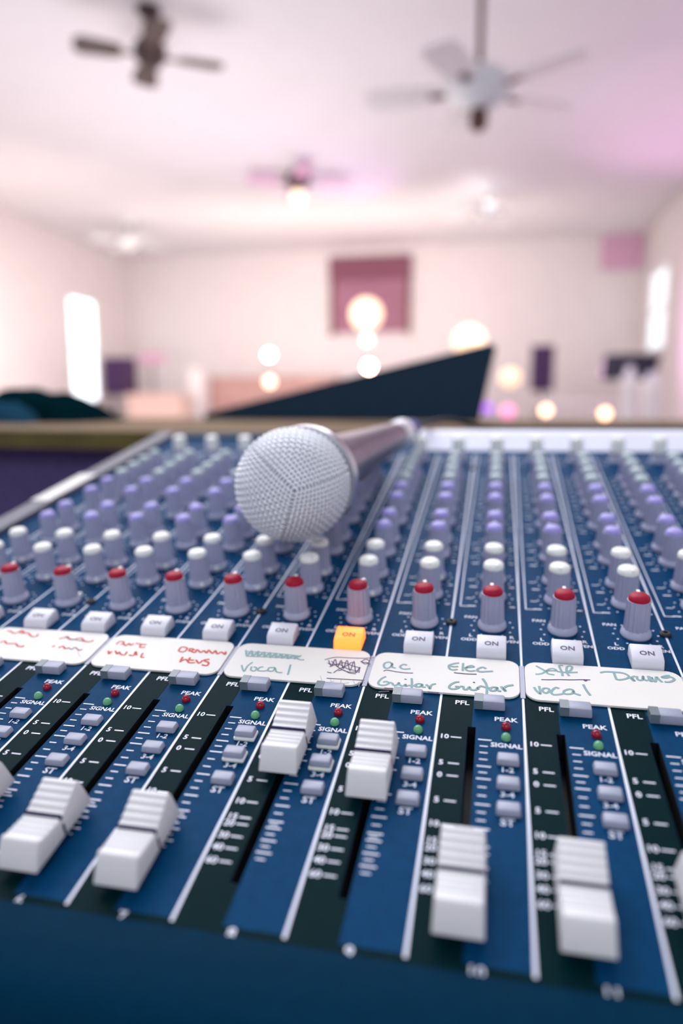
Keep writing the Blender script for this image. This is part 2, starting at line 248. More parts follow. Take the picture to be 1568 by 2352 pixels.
wallbox('ceiling', XL - t, XR + t, YB - t, YF + t, CEIL, CEIL + 0.1, m='ceil')
wallbox('wall_front', XL, XR, YF, YF + t, FLOOR, CEIL)
wallbox('wall_back', XL, XR, YB - t, YB, FLOOR, CEIL)
wallbox('wall_left', XL - t, XL, YB, YF, FLOOR, CEIL, cut=(yl0, yl1, zl0, zl1))
wallbox('wall_right', XR, XR + t, YB, YF, FLOOR, CEIL, cut=(yr0, yr1, zr0, zr1))
def window(name, x, y0, y1, z0, z1, s, pm):
    root = structure(put(name, None, loc=(x, (y0 + y1) / 2, z0)))
    w = (y1 - y0) / 2; h = z1 - z0; f = 0.05
    mb = MB(); mb.box(-0.04, 0.04, -w, -w + f, 0, h); mb.box(-0.04, 0.04, w - f, w, 0, h); mb.box(-0.04, 0.04, -w + f, w - f, 0, f); mb.box(-0.04, 0.04, -w + f, w - f, h - f, h); mb.box(-0.03, 0.03, -w + f, w - f, h / 2 - 0.02, h / 2 + 0.02)
    put('window_frame', mb.mesh('window_frame', MT['whitep'], bevel=0.004), root)
    for a, b in ((f, h / 2 - 0.02), (h / 2 + 0.02, h - f)):
        mb = MB(); mb.box(-0.01, 0.01, -w + f, w - f, a, b); put('pane', mb.mesh('pane', MT[pm]), root)
window('window_1', XL - 0.05, yl0, yl1, zl0, zl1, 1, 'pane')
window('window_2', XR + 0.05, yr0, yr1, zr0, zr1, -1, 'pane2')
# stage platform across the front of the hall
SY = 9.2; SZ = FLOOR + 0.45
mb = MB(); mb.box(XL, XR, SY, YF, FLOOR, SZ); st = put('stage_platform', mb.mesh('stage_platform', MT['floor'], bevel=0.01)); structure(st); st.name = 'trim_1'
# wall hanging in a frame
a = atY(762, 765, YF); b = atY(942, 592, YF)
root = tag(put('wall_hanging', None, loc=(a.x, YF - 0.03, a.z)), 'square mauve hanging in the middle of the far wall, darker along its top', 'wall hanging')
w = b.x - a.x; h = b.z - a.z
mb = MB(); mb.box(0, w, -0.02, 0.03, 0, h); put('fabric', mb.mesh('fabric', MT['banner'], bevel=0.005), root)
mb = MB(); mb.box(-0.03, w + 0.03, -0.05, 0.03, h - 0.32, h + 0.04); put('valance', mb.mesh('valance', mat('dark_mauve_fabric', (0.22, 0.08, 0.13), 0.8), bevel=0.01), root)
for x in (-0.02, w - 0.05):
    mb = MB(); mb.box(x, x + 0.07, -0.04, 0.03, -0.04, h - 0.32); put('frame_side', mb.mesh('frame_side', MT['bronze'], bevel=0.004), root)
a = atY(1378, 622, YF); b = atY(1478, 528, YF)
mb = MB(); mb.box(a.x, b.x, YF - 0.04, YF, a.z, b.z - 0.02)
tag(put('acoustic_panel', mb.mesh('acoustic_panel', MT['pinkp'], bevel=0.008)), 'pale pink square panel high in the far wall corner above the window', 'panel')
# ceiling fans
def blade_mesh(r0, r1, m):
    mb = MB(); prof = [(r0, 0.05), (r0 + 0.06, 0.072), (r1 - 0.05, 0.085), (r1 - 0.012, 0.065), (r1, 0.02)]
    up_ = [(x, y, 0.004 + 0.15 * y) for x, y in prof] + [(x, -y, 0.004 - 0.15 * y) for x, y in reversed(prof)]
    dn = [(x, y, z - 0.008) for x, y, z in up_]; n = len(up_)
    mb.add(up_ + dn, [tuple(range(n)), tuple(range(2 * n - 1, n - 1, -1))] + [(i, (i + 1) % n, (i + 1) % n + n, i + n) for i in range(n)])
    return mb.mesh('blade', m)
def fan(pos, R_, ang, nb, bm_, hm, label, globe=None, group=None, hs=1.0):
    root = tag(put('ceiling_fan', None, loc=(pos.x, pos.y, CEIL)), label, 'fan', 'ceiling fans in the hall')
    dz = pos.z - CEIL
    mb = MB(); mb.lathe([(0.075, 0.0), (0.075, -0.03), (0.03, -0.07)], 20); put('canopy', mb.mesh('canopy', hm, smooth=True), root)
    mb = MB(); mb.tube([(0, 0, -0.06), (0, 0, dz + 0.09)], 0.016, 12); put('downrod', mb.mesh('downrod', MT['bronze'], smooth=True), root)
    mb = MB(); mb.lathe([(0.03, dz + 0.12), (0.08 * hs, dz + 0.10), (0.135 * hs, dz + 0.05), (0.14 * hs, dz - 0.01), (0.09 * hs, dz - 0.05), (0.05 * hs, dz - 0.08)], 24); put('motor_housing', mb.mesh('motor_housing', hm, smooth=True), root)
    me = blade_mesh(0.17, R_, bm_); mi = MB(); mi.box(0.10, 0.24, -0.02, 0.02, -0.008, -0.002); ir = mi.mesh('blade_iron', MT['bronze'])
    for k in range(nb):
        bl = put('blade', me, root, (0, 0, dz), (0, 0, ang + 2 * math.pi * k / nb)); put('blade_iron', ir, bl)
    if globe:
        mb = MB(); r = globe[0]; mb.lathe([(0.04, dz - 0.07), (r * 0.8, dz - 0.10), (r, dz - 0.10 - r * 0.6), (r * 0.8, dz - 0.10 - r * 1.2), (0.02, dz - 0.10 - r * 1.55)], 20)
        put('glass_shade', mb.mesh('glass_shade', globe[1], smooth=True), root)
    return root
yaw = math.atan2(ray(784, 925).x, ray(784, 925).y)
def scrang(deg): return math.radians(deg) - yaw
fan(atY(345, 128, 4.3), 0.46, scrang(20), 4, MT['darkwood'], MT['darkwood'], 'dark ceiling fan with four brown blades over the hall', hs=0.75)
fan(atY(1100, 212, 3.6), 0.56, scrang(168), 5, MT['bladewhite'], MT['fanwhite'], 'large white ceiling fan hanging on a long bronze rod', globe=(0.05, MT['bronze']), hs=1.15)
fan(atY(684, 420, 7.6), 0.55, scrang(10), 4, MT['pinkp'], MT['darkwood'], 'far ceiling fan with one glowing lamp above the stage', globe=(0.075, MT['globe']))
fan(atY(295, 560, 9.0), 0.52, scrang(40), 4, MT['fanwhite'], MT['fanwhite'], 'small white ceiling fan near the left end of the stage wall')
fan(atY(1120, 490, 8.6), 0.52, scrang(60), 4, MT['fanwhite'], MT['fanwhite'], 'small white ceiling fan on a rod, above the pair of stage speakers')
# speakers, screen, stands, furniture on the stage
def standpole(name_, root, z0, z1, r=0.02, pm=MT['darkrub']):
    mb = MB(); mb.tube([(0, 0, z0 + 0.25), (0, 0, z1)], r, 10); put('pole', mb.mesh('pole', pm, smooth=True), root)
    for k in range(3):
        a = 2 * math.pi * k / 3 + 0.5; mb = MB(); mb.tube([(0, 0, z0 + 0.45), (0.32 * math.cos(a), 0.32 * math.sin(a), z0 + 0.015)], 0.012, 8); put('leg', mb.mesh('leg', pm, smooth=True), root)
def pa_speaker(x0, y0, x1, y1, Y, label, floor=SZ):
    a = atY(x0, y1, Y); b = atY(x1, y0, Y); w = b.x - a.x; h = b.z - a.z
    root = tag(put('loudspeaker', None, loc=((a.x + b.x) / 2, Y, floor)), label, 'speaker', 'loudspeakers on the stage')
    z = a.z - floor
    mb = MB(); mb.box(-w / 2, w / 2, 0, w * 0.9, z, z + h, tx=0.0); put('cabinet', mb.mesh('cabinet', MT['speaker'], bevel=0.015), root)
    mb = MB(); mb.box(-w / 2 + 0.03, w / 2 - 0.03, -0.02, 0.0, z + 0.03, z + h - 0.03); put('grille', mb.mesh('grille', mat('speaker_grille', (0.05, 0.02, 0.09), 0.7), bevel=0.005), root)
    if z > 0.3: standpole('', root, 0, z)
    return root
pa_speaker(1218, 792, 1274, 898, 9.6, 'dark purple loudspeaker on a tripod at the right of the stage')
pa_speaker(236, 820, 287, 908, 9.8, 'dark loudspeaker standing beside the tall bright window')
a = atY(236, 672, YF); b = atY(266, 592, YF)
mb = MB(); mb.box(a.x, b.x, YF - 0.25, YF, a.z, b.z); tag(put('wall_speaker', mb.mesh('wall_speaker', mat('beige_grey_cabinet', (0.45, 0.38, 0.38), 0.7), bevel=0.02)), 'grey-beige speaker fixed high on the far wall above the bright window', 'speaker')
Y = 6.6; a = atY(1382, 873, Y); b = atY(1516, 811, Y)
root = tag(put('monitor', None, loc=((a.x + b.x) / 2, Y, FLOOR)), 'flat black monitor on a tripod below the pale window', 'monitor')
w = b.x - a.x; h = b.z - a.z; z = a.z - FLOOR
mb = MB(); mb.add([(-w / 2 - 0.01, 0, z), (w / 2 - 0.03, 0, z), (w / 2 - 0.03, 0.03, z), (-w / 2 - 0.01, 0.03, z), (-w / 2 + 0.02, 0.04, z + h), (w / 2 + 0.02, 0.04, z + h), (w / 2 + 0.02, 0.07, z + h), (-w / 2 + 0.02, 0.07, z + h)],
                  [(0, 1, 2, 3), (4, 5, 6, 7), (0, 1, 5, 4), (1, 2, 6, 5), (2, 3, 7, 6), (3, 0, 4, 7)])
put('casing', mb.mesh('casing', MT['tv'], bevel=0.005), root); standpole('', root, 0, z + 0.05, 0.02, MT['whitep'])
# organ, table, block at the left of the stage
def furn(name, label, cat, x0, y0, x1, Y, dep, m, top=None, floor=SZ):
    a = atY(x0, y0, Y); b = atY(x1, y0, Y)
    root = tag(put(name, None, loc=((a.x + b.x) / 2, Y + dep / 2, floor)), label, cat)
    w = (b.x - a.x) / 2; h = a.z - floor
    mb = MB(); mb.box(-w, w, -dep / 2, dep / 2, 0.0, h - 0.05); put('body', mb.mesh('body', m, bevel=0.008), root)
    mb = MB(); mb.box(-w - 0.02, w + 0.02, -dep / 2 - 0.02, dep / 2 + 0.02, h - 0.05, h); put('top', mb.mesh('top', top or m, bevel=0.01), root)
    return root
furn('upright_piano', 'long tan wooden piano at the back of the stage below the wall hanging', 'piano', 466, 866, 765, 10.2, 0.6, MT['tan'])
furn('pedestal', 'narrow white pedestal beside the tan piano', 'pedestal', 432, 846, 462, 9.8, 0.3, MT['whitep'])
furn('cloth_table', 'low table under a peach cloth near the bright window', 'table', 292, 905, 415, 9.3, 0.35, MT['peach'])
root = tag(put('music_stand', None, loc=atY(352, 905, 10.3).xy.to_3d() + Vector((0, 0, SZ))), 'thin grey music stand behind the peach table', 'stand')
z = atY(352, 835, 10.3).z - SZ; mb = MB(); mb.box(-0.22, 0.22, -0.02, 0.01, z, z + 0.16); put('desk', mb.mesh('desk', MT['pinkp'], bevel=0.004), root); standpole('', root, 0, z + 0.02, 0.014)
def pillar(px0, px1, py, Y, label):
    a = atY(px0, py, Y); b = atY(px1, py, Y); h = a.z - FLOOR; r = (b.x - a.x) / 2
    root = tag(put('candle_pillar', None, loc=((a.x + b.x) / 2, Y, FLOOR)), label, 'pillar', 'white pillars by the monitor')
    mb = MB(); mb.lathe([(r * 1.5, 0), (r * 1.5, 0.05), (r, 0.09), (r, h - 0.1), (r * 1.15, h - 0.06), (r * 1.15, h)], 20); put('shaft', mb.mesh('shaft', MT['whitep'], smooth=True), root)
    mb = MB(); mb.lathe([(r * 0.6, h), (r * 0.6, h + 0.06), (r * 0.2, h + 0.07)], 16); put('candle', mb.mesh('candle', MT['on'], smooth=True), root)
pillar(1430, 1462, 862, 5.6, 'slender white pillar in front of the black monitor')
pillar(1474, 1522, 876, 5.9, 'thicker white pillar just right of the slender one')
a = atY(1235, 918, 7.4); b = atY(1475, 918, 7.4)
root = tag(put('altar_rail', None, loc=((a.x + b.x) / 2, 7.4, FLOOR)), 'low white rail in front of the dark purple loudspeaker', 'rail')
w = (b.x - a.x) / 2; h = a.z - FLOOR
mb = MB(); mb.box(-w, w, -0.04, 0.04, h - 0.06, h); put('handrail', mb.mesh('handrail', MT['whitep'], bevel=0.006), root)
mb = MB(); mb.box(-w, w, -0.03, 0.03, 0.08, 0.14); put('bottom_rail', mb.mesh('bottom_rail', MT['whitep'], bevel=0.006), root)
bal = MB(); bal.lathe([(0.02, 0.14), (0.03, 0.3), (0.016, h * 0.5), (0.026, h - 0.15), (0.016, h - 0.06)], 10); bm_ = bal.mesh('baluster', MT['whitep'], smooth=True)
for k in range(10): put('baluster', bm_, root, (-w + 0.06 + (2 * w - 0.12) * k / 9, 0, 0))
ft = MB(); ft.box(-0.05, 0.05, -0.08, 0.08, 0, 0.08); fm = ft.mesh('foot', MT['whitep'], bevel=0.006)
for s in (-1, 1): put('foot', fm, root, (s * (w - 0.05), 0, 0))
# lamps
def lamp(px, py, Y, r, m, label, floor, lower=None):
    p = atY(px, py, Y)
    root = tag(put('stage_lamp', None, loc=(p.x, Y, floor)), label, 'lamp', 'lamps along the stage')
    mb = MB(); mb.lathe([(0.14, 0), (0.14, 0.015), (0.02, 0.03), (0.012, 0.05)], 20); put('base', mb.mesh('base', MT['steel'], smooth=True), root)
    z = p.z - floor; mb = MB(); mb.tube([(0, 0, 0.03), (0, 0, z - r * 0.9)], 0.010, 8); put('pole', mb.mesh('pole', MT['steel'], smooth=True), root)
    def ball(zz, rr, mm):
        mb = MB(); mb.lathe([(rr * math.sin(math.pi * i / 10) + 1e-4, zz - rr * math.cos(math.pi * i / 10)) for i in range(11)], 16); put('bulb', mb.mesh('bulb', mm, smooth=60), root)
    ball(z, r, m)
    if lower:
        pl = atY(px, lower[0], Y); ball(pl.z - floor, lower[1], lower[2])
    return root
lamp(618, 815, 9.0, 0.05, MT['bulb'], 'stage lamp with one bright and one dim bulb left of the wall hanging', FLOOR, (877, 0.06, MT['bulbdim']))
lamp(843, 733, 9.0, 0.05, MT['bulb'], 'tallest stage lamp, bright bulb over a dim one before the wall hanging', FLOOR, (780, 0.06, MT['bulbdim']))
lamp(847, 842, 8.6, 0.055, MT['bulbred'], 'stage lamp with a red-rimmed bright bulb just above the black wedge', FLOOR)
lamp(841, 722, 10.2, 0.23, MT['globe'], 'large dull orange globe lamp behind the tallest bright bulb', SZ)
lamp(1078, 785, 9.6, 0.21, MT['globe'], 'large pale orange globe lamp partly behind the tip of the black wedge', SZ)
lamp(1172, 868, 9.0, 0.12, MT['bulbdim'] if 0 else MT['globe'], 'peach globe lamp between the black wedge and the purple loudspeaker', FLOOR)
lamp(1120, 938, 7.0, 0.05, MT['bulbpurple'], 'low purple lamp at the foot of the black wedge', FLOOR)
lamp(1166, 945, 6.4, 0.06, MT['bulbpink'], 'low pink lamp next to the purple one', FLOOR)
lamp(1253, 943, 7.0, 0.045, MT['bulbamber'], 'low bright amber lamp under the purple loudspeaker', FLOOR)
lamp(1389, 950, 7.0, 0.045, MT['bulbamber'], 'low amber lamp under the black monitor', FLOOR)
# ------------------------------------------------------------------ the booth: counter ledge, desk
LZ = EYE - 0.0284
LY0 = 0.455; LY1 = 1.08
mb = MB(); mb.box(-2.2, 2.0, LY0 + 0.006, LY1, LZ - 0.018, LZ, 0)
o = put('counter_ledge', mb.mesh('counter_ledge', [MT['wood']], bevel=0.002)); tag(o, 'long brown wooden ledge running behind the mixing console', 'ledge')
mb = MB(); mb.box(-2.2, 2.0, LY0, LY0 + 0.0059, LZ - 0.0185, LZ - 0.0002); e_ = put('edge_strip', mb.mesh('edge_strip', MT['woodshade']), o)
mb = MB(); mb.box(-2.15, 1.95, LY0 + 0.03, LY1 - 0.04, FLOOR, LZ - 0.018); structure(put('trim_2', mb.mesh('trim_2', MT['desk'])))
DZ = -0.105
root = tag(put('desk', None, loc=(0, 0, FLOOR)), 'dark purple-grey desk under the mixing console', 'desk')
mb = MB(); mb.box(-1.3, 1.2, -0.34, LY0 + 0.028, DZ - 0.03 - FLOOR, DZ - FLOOR); put('desktop', mb.mesh('desktop', MT['desk'], bevel=0.003), root)
lg = MB(); lg.box(-0.03, 0.03, -0.03, 0.03, 0, DZ - 0.03 - FLOOR); lgm = lg.mesh('leg', MT['desk'], bevel=0.003)
for x in (-1.2, 1.1):
    for y in (-0.28, 0.42): put('leg', lgm, root, (x, y, 0))
# folded black cloth on the ledge
root = tag(put('folded_jacket', None, loc=atZ(118, 968, LZ) + Vector((0, 0, 0.0))), 'crumpled black jacket with a blue-grey fold lying on the wooden ledge', 'jacket')
LX = abs((atZ(240, 966, LZ) - atZ(0, 966, LZ)).x) / 2
d0 = (atZ(118, 968, LZ) - CW).length
k_ = d0 / FPX
def heap(prof, dep, zoff, seed):
    mb = MB(); n = 26; m_ = 12; vs = []; rnd = random.Random(seed)
    def H(x):
        for (a, ha), (b, hb) in zip(prof, prof[1:]):
            if a <= x <= b: t_ = (x - a) / (b - a); t_ = t_ * t_ * (3 - 2 * t_); return ha + (hb - ha) * t_
        return 0
    for j in range(m_ + 1):
        for i in range(n + 1):
            x = prof[0][0] + (prof[-1][0] - prof[0][0]) * i / n; s = j / m_ * 2 - 1
            z = H(x) * math.sqrt(max(0, 1 - s ** 2)) + 2.0 * math.sin(x * 0.09 + j * 0.9 + seed) * (1 - s * s)
            vs.append(((x - 118) * k_, s * dep, max(0.0, z * k_) + zoff))
    fs = [(j * (n + 1) + i, j * (n + 1) + i + 1, (j + 1) * (n + 1) + i + 1, (j + 1) * (n + 1) + i) for j in range(m_) for i in range(n)]
    nn = len(vs); fs.append(tuple(j * (n + 1) for j in range(m_ + 1))); fs.append(tuple(j * (n + 1) + n for j in range(m_, -1, -1)))
    vs2 = vs + [(x, y, zoff) for x, y, z in (vs[0], vs[n], vs[-1], vs[-1 - n])]
    fs.append((nn, nn + 1, nn + 2, nn + 3)); mb.add(vs2, fs); return mb
put('body', heap([(-35, 0), (5, 28), (45, 72), (70, 70), (120, 62), (160, 60), (195, 40), (240, 2)], 0.085, 0.0, 1).mesh('body', MT['cloth'], smooth=60), root)
put('fold', heap([(-30, 0), (20, 34), (60, 44), (100, 40), (150, 24), (175, 2)], 0.05, 0.0, 4).mesh('fold', MT['clothb'], smooth=60), root, (0, -0.075, 0))
# black wedge-shaped case on the ledge
Yw = 0.93
a = atY(468, 958, Yw); b = atY(1138, 793, Yw); c_ = atY(1098, 962, Yw)
root = tag(put('wedge_case', None, loc=(a.x, Yw, LZ)), 'black wedge-shaped equipment cover rising to a sharp corner, lying on the wooden ledge', 'equipment cover')
xb = b.x - a.x; xc = c_.x - a.x; zb = b.z - LZ; D_ = 0.10
pr = [(0, 0.0), (xc, 0.0), (xb, zb), (xb - 0.010, zb), (0.0, 0.006)]
def prism(pr, y0, y1):
    n = len(pr); mb = MB(); mb.add([(x, y0, z) for x, z in pr] + [(x, y1, z) for x, z in pr], [tuple(range(n)), tuple(range(2 * n - 1, n - 1, -1))] + [(i, (i + 1) % n, (i + 1) % n + n, i + n) for i in range(n)]); return mb
put('shell', prism(pr, 0, D_).mesh('shell', MT['blackp'], bevel=0.0012), root)
pr2 = [(0.004, 0.0065), (xb - 0.012, zb + 0.0005), (xb - 0.006, zb + 0.004), (0.0, 0.0105)]
put('lid', prism(pr2, -0.002, D_ + 0.002).mesh('lid', MT['blackp'], bevel=0.0006), root)
# ------------------------------------------------------------------ the mixing console
con = tag(put('mixing_console', None, mw=W.copy()), 'large blue audio mixing console with white faders and grey knobs', 'mixer')
K0, K1 = -10, 5               # first channel starts at u=-10
VF, VR = -2.66, 14.3
mb = MB(); d = 0.012 / P
for k in range(K0, K1 + 1):
    x0 = k if k > K0 else K0 - 0.74; x1 = k + 1; s0 = k + 0.352; s1 = k + 0.448
    for (xa_, xb_, ya_, yb_) in ((x0, s0, VF, VR), (s1, x1, VF, VR), (s0, s1, VF, -2.12), (s0, s1, 0.47, VR)): mb.add([(xa_ * P, ya_ * P, 0), (xb_ * P, ya_ * P, 0), (xb_ * P, yb_ * P, 0), (xa_ * P, yb_ * P, 0)], [(0, 1, 2, 3)], 0)
    X0, X1, Y0, Y1 = s0 * P, s1 * P, -2.12 * P, 0.47 * P; Z = -0.010
    mb.add([(X0, Y0, 0), (X1, Y0, 0), (X1, Y1, 0), (X0, Y1, 0), (X0, Y0, Z), (X1, Y0, Z), (X1, Y1, Z), (X0, Y1, Z)], [(4, 5, 6, 7), (0, 4, 5, 1), (1, 5, 6, 2), (2, 6, 7, 3), (3, 7, 4, 0)], 1)
me = bpy.data.meshes.new('panel'); me.from_pydata(mb.v, [], mb.f); me.materials.append(MT['blue']); me.materials.append(MT['slot']); me.polygons.foreach_set('material_index', mb.m); me.update()
put('panel', me, con)
XL_, XR_ = (K0 - 0.74) * P, (K1 + 1) * P
# chassis with the sloping underside resting on the desk
Winv = W.inverted()
def desk_h(v):  # panel-frame z of desk surface at panel y=v (u=0)
    lo, hi = -0.3, 0.3
    for _ in range(40):
        m_ = (lo + hi) / 2
        if (W @ Vector((0, v, m_))).z > DZ: hi = m_
        else: lo = m_
    return lo
cf, cr = desk_h(-3.2 * P), desk_h(VR * P)
def sideprof(front, rear, top):
    return [(-3.2 * P, cf + 0.004), (rear, cr + 0.004), (rear, top), (front, top), (-3.9 * P, top - 0.016), (-3.95 * P, top - 0.045)]
def extr(pr, x0, x1):
    n = len(pr); mb = MB(); mb.add([(x0, y, z) for y, z in pr] + [(x1, y, z) for y, z in pr], [tuple(range(n)), tuple(range(2 * n - 1, n - 1, -1))] + [(i, (i + 1) % n, (i + 1) % n + n, i + n) for i in range(n)]); return mb
put('chassis', extr([(-3.2 * P, cf + 0.004), ((VR + 0.3) * P, cr + 0.004), ((VR + 0.3) * P, -0.0105), (-3.3 * P, -0.0105), (-3.5 * P, -0.02)], XL_, XR_).mesh('chassis', MT['cheek'], bevel=0.001), con)
put('front_rest', extr([(VF * P, 0.0012), (-3.25 * P, 0.0016), (-3.5 * P, -0.001), (-3.72 * P, -0.008), (-3.86 * P, -0.018), (-3.9 * P, -0.04), (-3.5 * P, -0.045), (-2.9 * P, -0.0106), (VF * P, -0.0103)], XL_, XR_).mesh('front_rest', MT['rest'], smooth=50), con)
put('side_cheek', extr(sideprof(-3.25 * P, (VR + 0.35) * P, 0.004), XL_ - 0.015, XL_ - 0.0002).mesh('side_cheek', MT['cheek'], bevel=0.0015), con)['label'] = 'lilac-grey side cheek'
put('side_cheek', extr(sideprof(-3.25 * P, (VR + 0.35) * P, 0.004), XR_ + 0.0002, XR_ + 0.010).mesh('side_cheek', MT['cheek'], bevel=0.0015), con)
ft = MB(); ft.lathe([(0.010, -0.0042), (0.012, 0.0005)], 16); fm = ft.mesh('foot', MT['darkrub'])
put('rear_lip', extr([(VR * P, -0.010), ((VR + 0.3) * P, -0.010), ((VR + 0.3) * P, 0.004), (VR * P, 0.002)], XL_, XR_).mesh('rear_lip', MT['blackp'], bevel=0.0006), con)
mb = extr([(13.0 * P, 0.0003), (14.1 * P, 0.0003), (14.1 * P, 0.0095), (13.7 * P, 0.0092)], -2.62 * P, XR_ - 0.002); put('scribble_strip', mb.mesh('scribble_strip', mat('lilac_white_tape', (0.78, 0.79, 0.92), 0.5, var=0.02), bevel=0.0004), con)['label'] = 'blank white label strip'
mb = MB(); mb.box(XL_ - 0.014, XL_ - 0.001, 7.55 * P, 9.75 * P, 0.0041, 0.0046); put('side_label', mb.mesh('side_label', MT['card']), con)['label'] = 'blank white sticker'
# printed band, print, per channel
def rect(mb, x0, x1, y0, y1, z, mi=0): mb.quad(x0 * P, x1 * P, y0 * P, y1 * P, z, mi)
bb = MB()
rect(bb, 0.016, 0.35, -2.55, 1.2, 0.00006); rect(bb, 0.35, 0.40, 0.475, 1.2, 0.00006); rect(bb, 0.35, 0.45, -2.55, -2.125, 0.00006); rect(bb, -0.016, 1.016, VF, -2.55, 0.00006)
bandm = bb.mesh('fader_band', MT['band'])
pm_ = MB(); Z = 0.00012
rect(pm_, -0.015, 0.015, -2.58, 12.6, Z)
rect(pm_, 0.095, 0.112, 3.55, 12.6, Z); rect(pm_, 0.095, 0.24, 3.53, 3.55, Z)
sc = ['10', '5', '0', '5', '10', '15', '20', '30', '40', '60']
MEAS = [0.245, -0.21, -0.41, -0.79, -1.12, -1.34, -1.43, -1.59, -1.74, -1.90]
for t_, v_ in zip(sc, MEAS):
    rect(pm_, 0.17, 0.29, v_ - 0.009, v_ + 0.009, Z); text(pm_, t_, 0.095 * P, v_ * P, 0.11 * P, Z)
maj = MEAS; 
for (a_, b_, n_) in ((0, 1, 4), (1, 2, 2), (2, 3, 3), (3, 4, 3), (4, 5, 2), (5, 6, 2), (6, 7, 2), (7, 8, 2), (8, 9, 2)):
    rect(pm_, 0.48, 0.63, maj[a_] - 0.009, maj[a_] + 0.009, Z)
    for q in range(1, n_):
        v_ = maj[a_] + (maj[b_] - maj[a_]) * q / n_; rect(pm_, 0.50, 0.59, v_ - 0.008, v_ + 0.008, Z)
text(pm_, 'PFL', 0.265 * P, 0.93 * P, 0.12 * P, Z)
text(pm_, 'PEAK', 0.79 * P, 0.655 * P, 0.11 * P, Z, sx=1.05); text(pm_, 'SIGNAL', 0.795 * P, 0.17 * P, 0.105 * P, Z, sx=0.98)
text(pm_, '1-2', 0.80 * P, -0.235 * P, 0.11 * P, Z); text(pm_, '3-4', 0.80 * P, -0.612 * P, 0.11 * P, Z); text(pm_, 'ST', 0.80 * P, -1.0 * P, 0.13 * P, Z)
text(pm_, 'PAN', 0.28 * P, 3.18 * P, 0.10 * P, Z); text(pm_, 'L', 0.30 * P, 2.62 * P, 0.11 * P, Z); text(pm_, 'ODD', 0.28 * P, 2.50 * P, 0.10 * P, Z)
text(pm_, 'R', 0.88 * P, 2.62 * P, 0.11 * P, Z); text(pm_, 'EVEN', 0.86 * P, 2.50 * P, 0.10 * P, Z)
ROWS = [(2.92, 'red'), (3.86, 'white'), (4.56, 'white'), (5.53, 'violet'), (6.18, 'violet'), (7.22, 'violet'), (7.95, 'violet'), (8.65, 'sea'), (9.25, 'sea'), (9.85, 'sea'), (10.45, 'sea'), (12.05, 'gain')]
UK = 0.60
for v_, _ in ROWS:
    for i in range(11):
        a = math.radians(-60 + 30 * i); x = UK + 0.30 * math.cos(a); y = v_ + 0.30 * math.sin(a); rect(pm_, x - 0.013, x + 0.013, y - 0.013, y + 0.013, Z)
    if v_ > 3:
        rect(pm_, 0.18, 0.28, v_ - 0.05, v_ - 0.03, Z); rect(pm_, 0.86, 0.94, v_ - 0.30, v_ - 0.27, Z); rect(pm_, 0.22, 0.34, v_ - 0.32, v_ - 0.29, Z)
printm = pm_.mesh('panel_print', MT['ink'])
# knob, cap and pointer meshes
kb = MB(); kb.lathe([(0.0054, 0.0), (0.0057, 0.0006), (0.0055, 0.0018), (0.0048, 0.0026), (0.0048, 0.0030), (0.0044, 0.0142), (0.0042, 0.0149), (0.0034, 0.0151)], 32, (4, 5, 0.00070))
knobm = kb.mesh('knob', MT['knob'], smooth=35)
caps = {}
for c in ('red', 'white', 'violet', 'sea'):
    q = MB(); rr = 0.0043 if c == 'white' else 0.0039
    q.lathe([(rr, 0.0146), (rr + 0.00005, 0.0156), (rr - 0.0003, 0.0165), (rr - 0.0010, 0.0171), (rr * 0.4, 0.0174), (0.0002, 0.0175)], 24); caps[c] = q.mesh('knob_cap', MT[c], smooth=50)
q = MB(); q.lathe([(0.0049, 0.0070), (0.0048, 0.0150), (0.0042, 0.0170), (0.0020, 0.0176), (0.0002, 0.0177)], 24); caps['gain'] = q.mesh('knob_cap', MT['white'], smooth=50)
pt = MB(); pt.box(0.0014, 0.0041, -0.0006, 0.0006, 0.0143, 0.01725); pt.box(0.0046, 0.0066, -0.0008, 0.0008, 0.0012, 0.0026)
ptm = {'a': pt.mesh('knob_pointer', MT['knob']), 'w': pt.mesh('knob_pointer', MT['white'])}
def prot(c, v, k):
    r = random.Random(int(v * 100) * 31 + k * 7)
    if c == 'red': return math.radians(90 + r.choice([0, 0, -35, 8, 0]))
    if c == 'white' and v < 5: return math.radians(-60 if k < -3 else (-75 + 20 * (v > 4)) + r.uniform(-20, 20))
    return math.radians(r.choice([90, 90, 60, 120, 40]))
# keys
def keymesh(name, w, l, h, m, t_=0.0006):
    q = MB(); q.box(-w / 2, w / 2, -l / 2, l / 2, 0.0, h, tx=t_, ty=t_); return q.mesh(name, m, bevel=0.0005, smooth=35)
busm = keymesh('bus_button', 0.0067, 0.0044, 0.0021, MT['button'], 0.0004); collm = keymesh('button_collar', 0.0070, 0.0048, 0.0013, MT['white'], 0)
pflm = keymesh('pfl_button', 0.0100, 0.0052, 0.0032, MT['button'], 0.0003)
pl_ = MB(); pl_.box(-0.00502, -0.0022, -0.00275, 0.0024, 0.0003, 0.00332, ty=0.0003); pll = pl_.mesh('indicator_window', MT['smoke'])
q = MB(); w_, l_ = 0.0108, 0.0104
pr = [(-l_ / 2, 0), (l_ / 2, 0), (l_ / 2 - 0.0006, 0.0044), (l_ / 2 - 0.0016, 0.0056), (-l_ / 2 + 0.0022, 0.0042), (-l_ / 2 + 0.0009, 0.0034)]
onm = extr(pr, -w_ / 2, w_ / 2).mesh('on_button', MT['on'], bevel=0.0005, smooth=35); onl = extr(pr, -w_ / 2, w_ / 2).mesh('on_button', MT['lit'], bevel=0.0005, smooth=35)
tt = MB(); text(tt, 'ON', 0, 0, 0.0030, 0, sx=1.1)
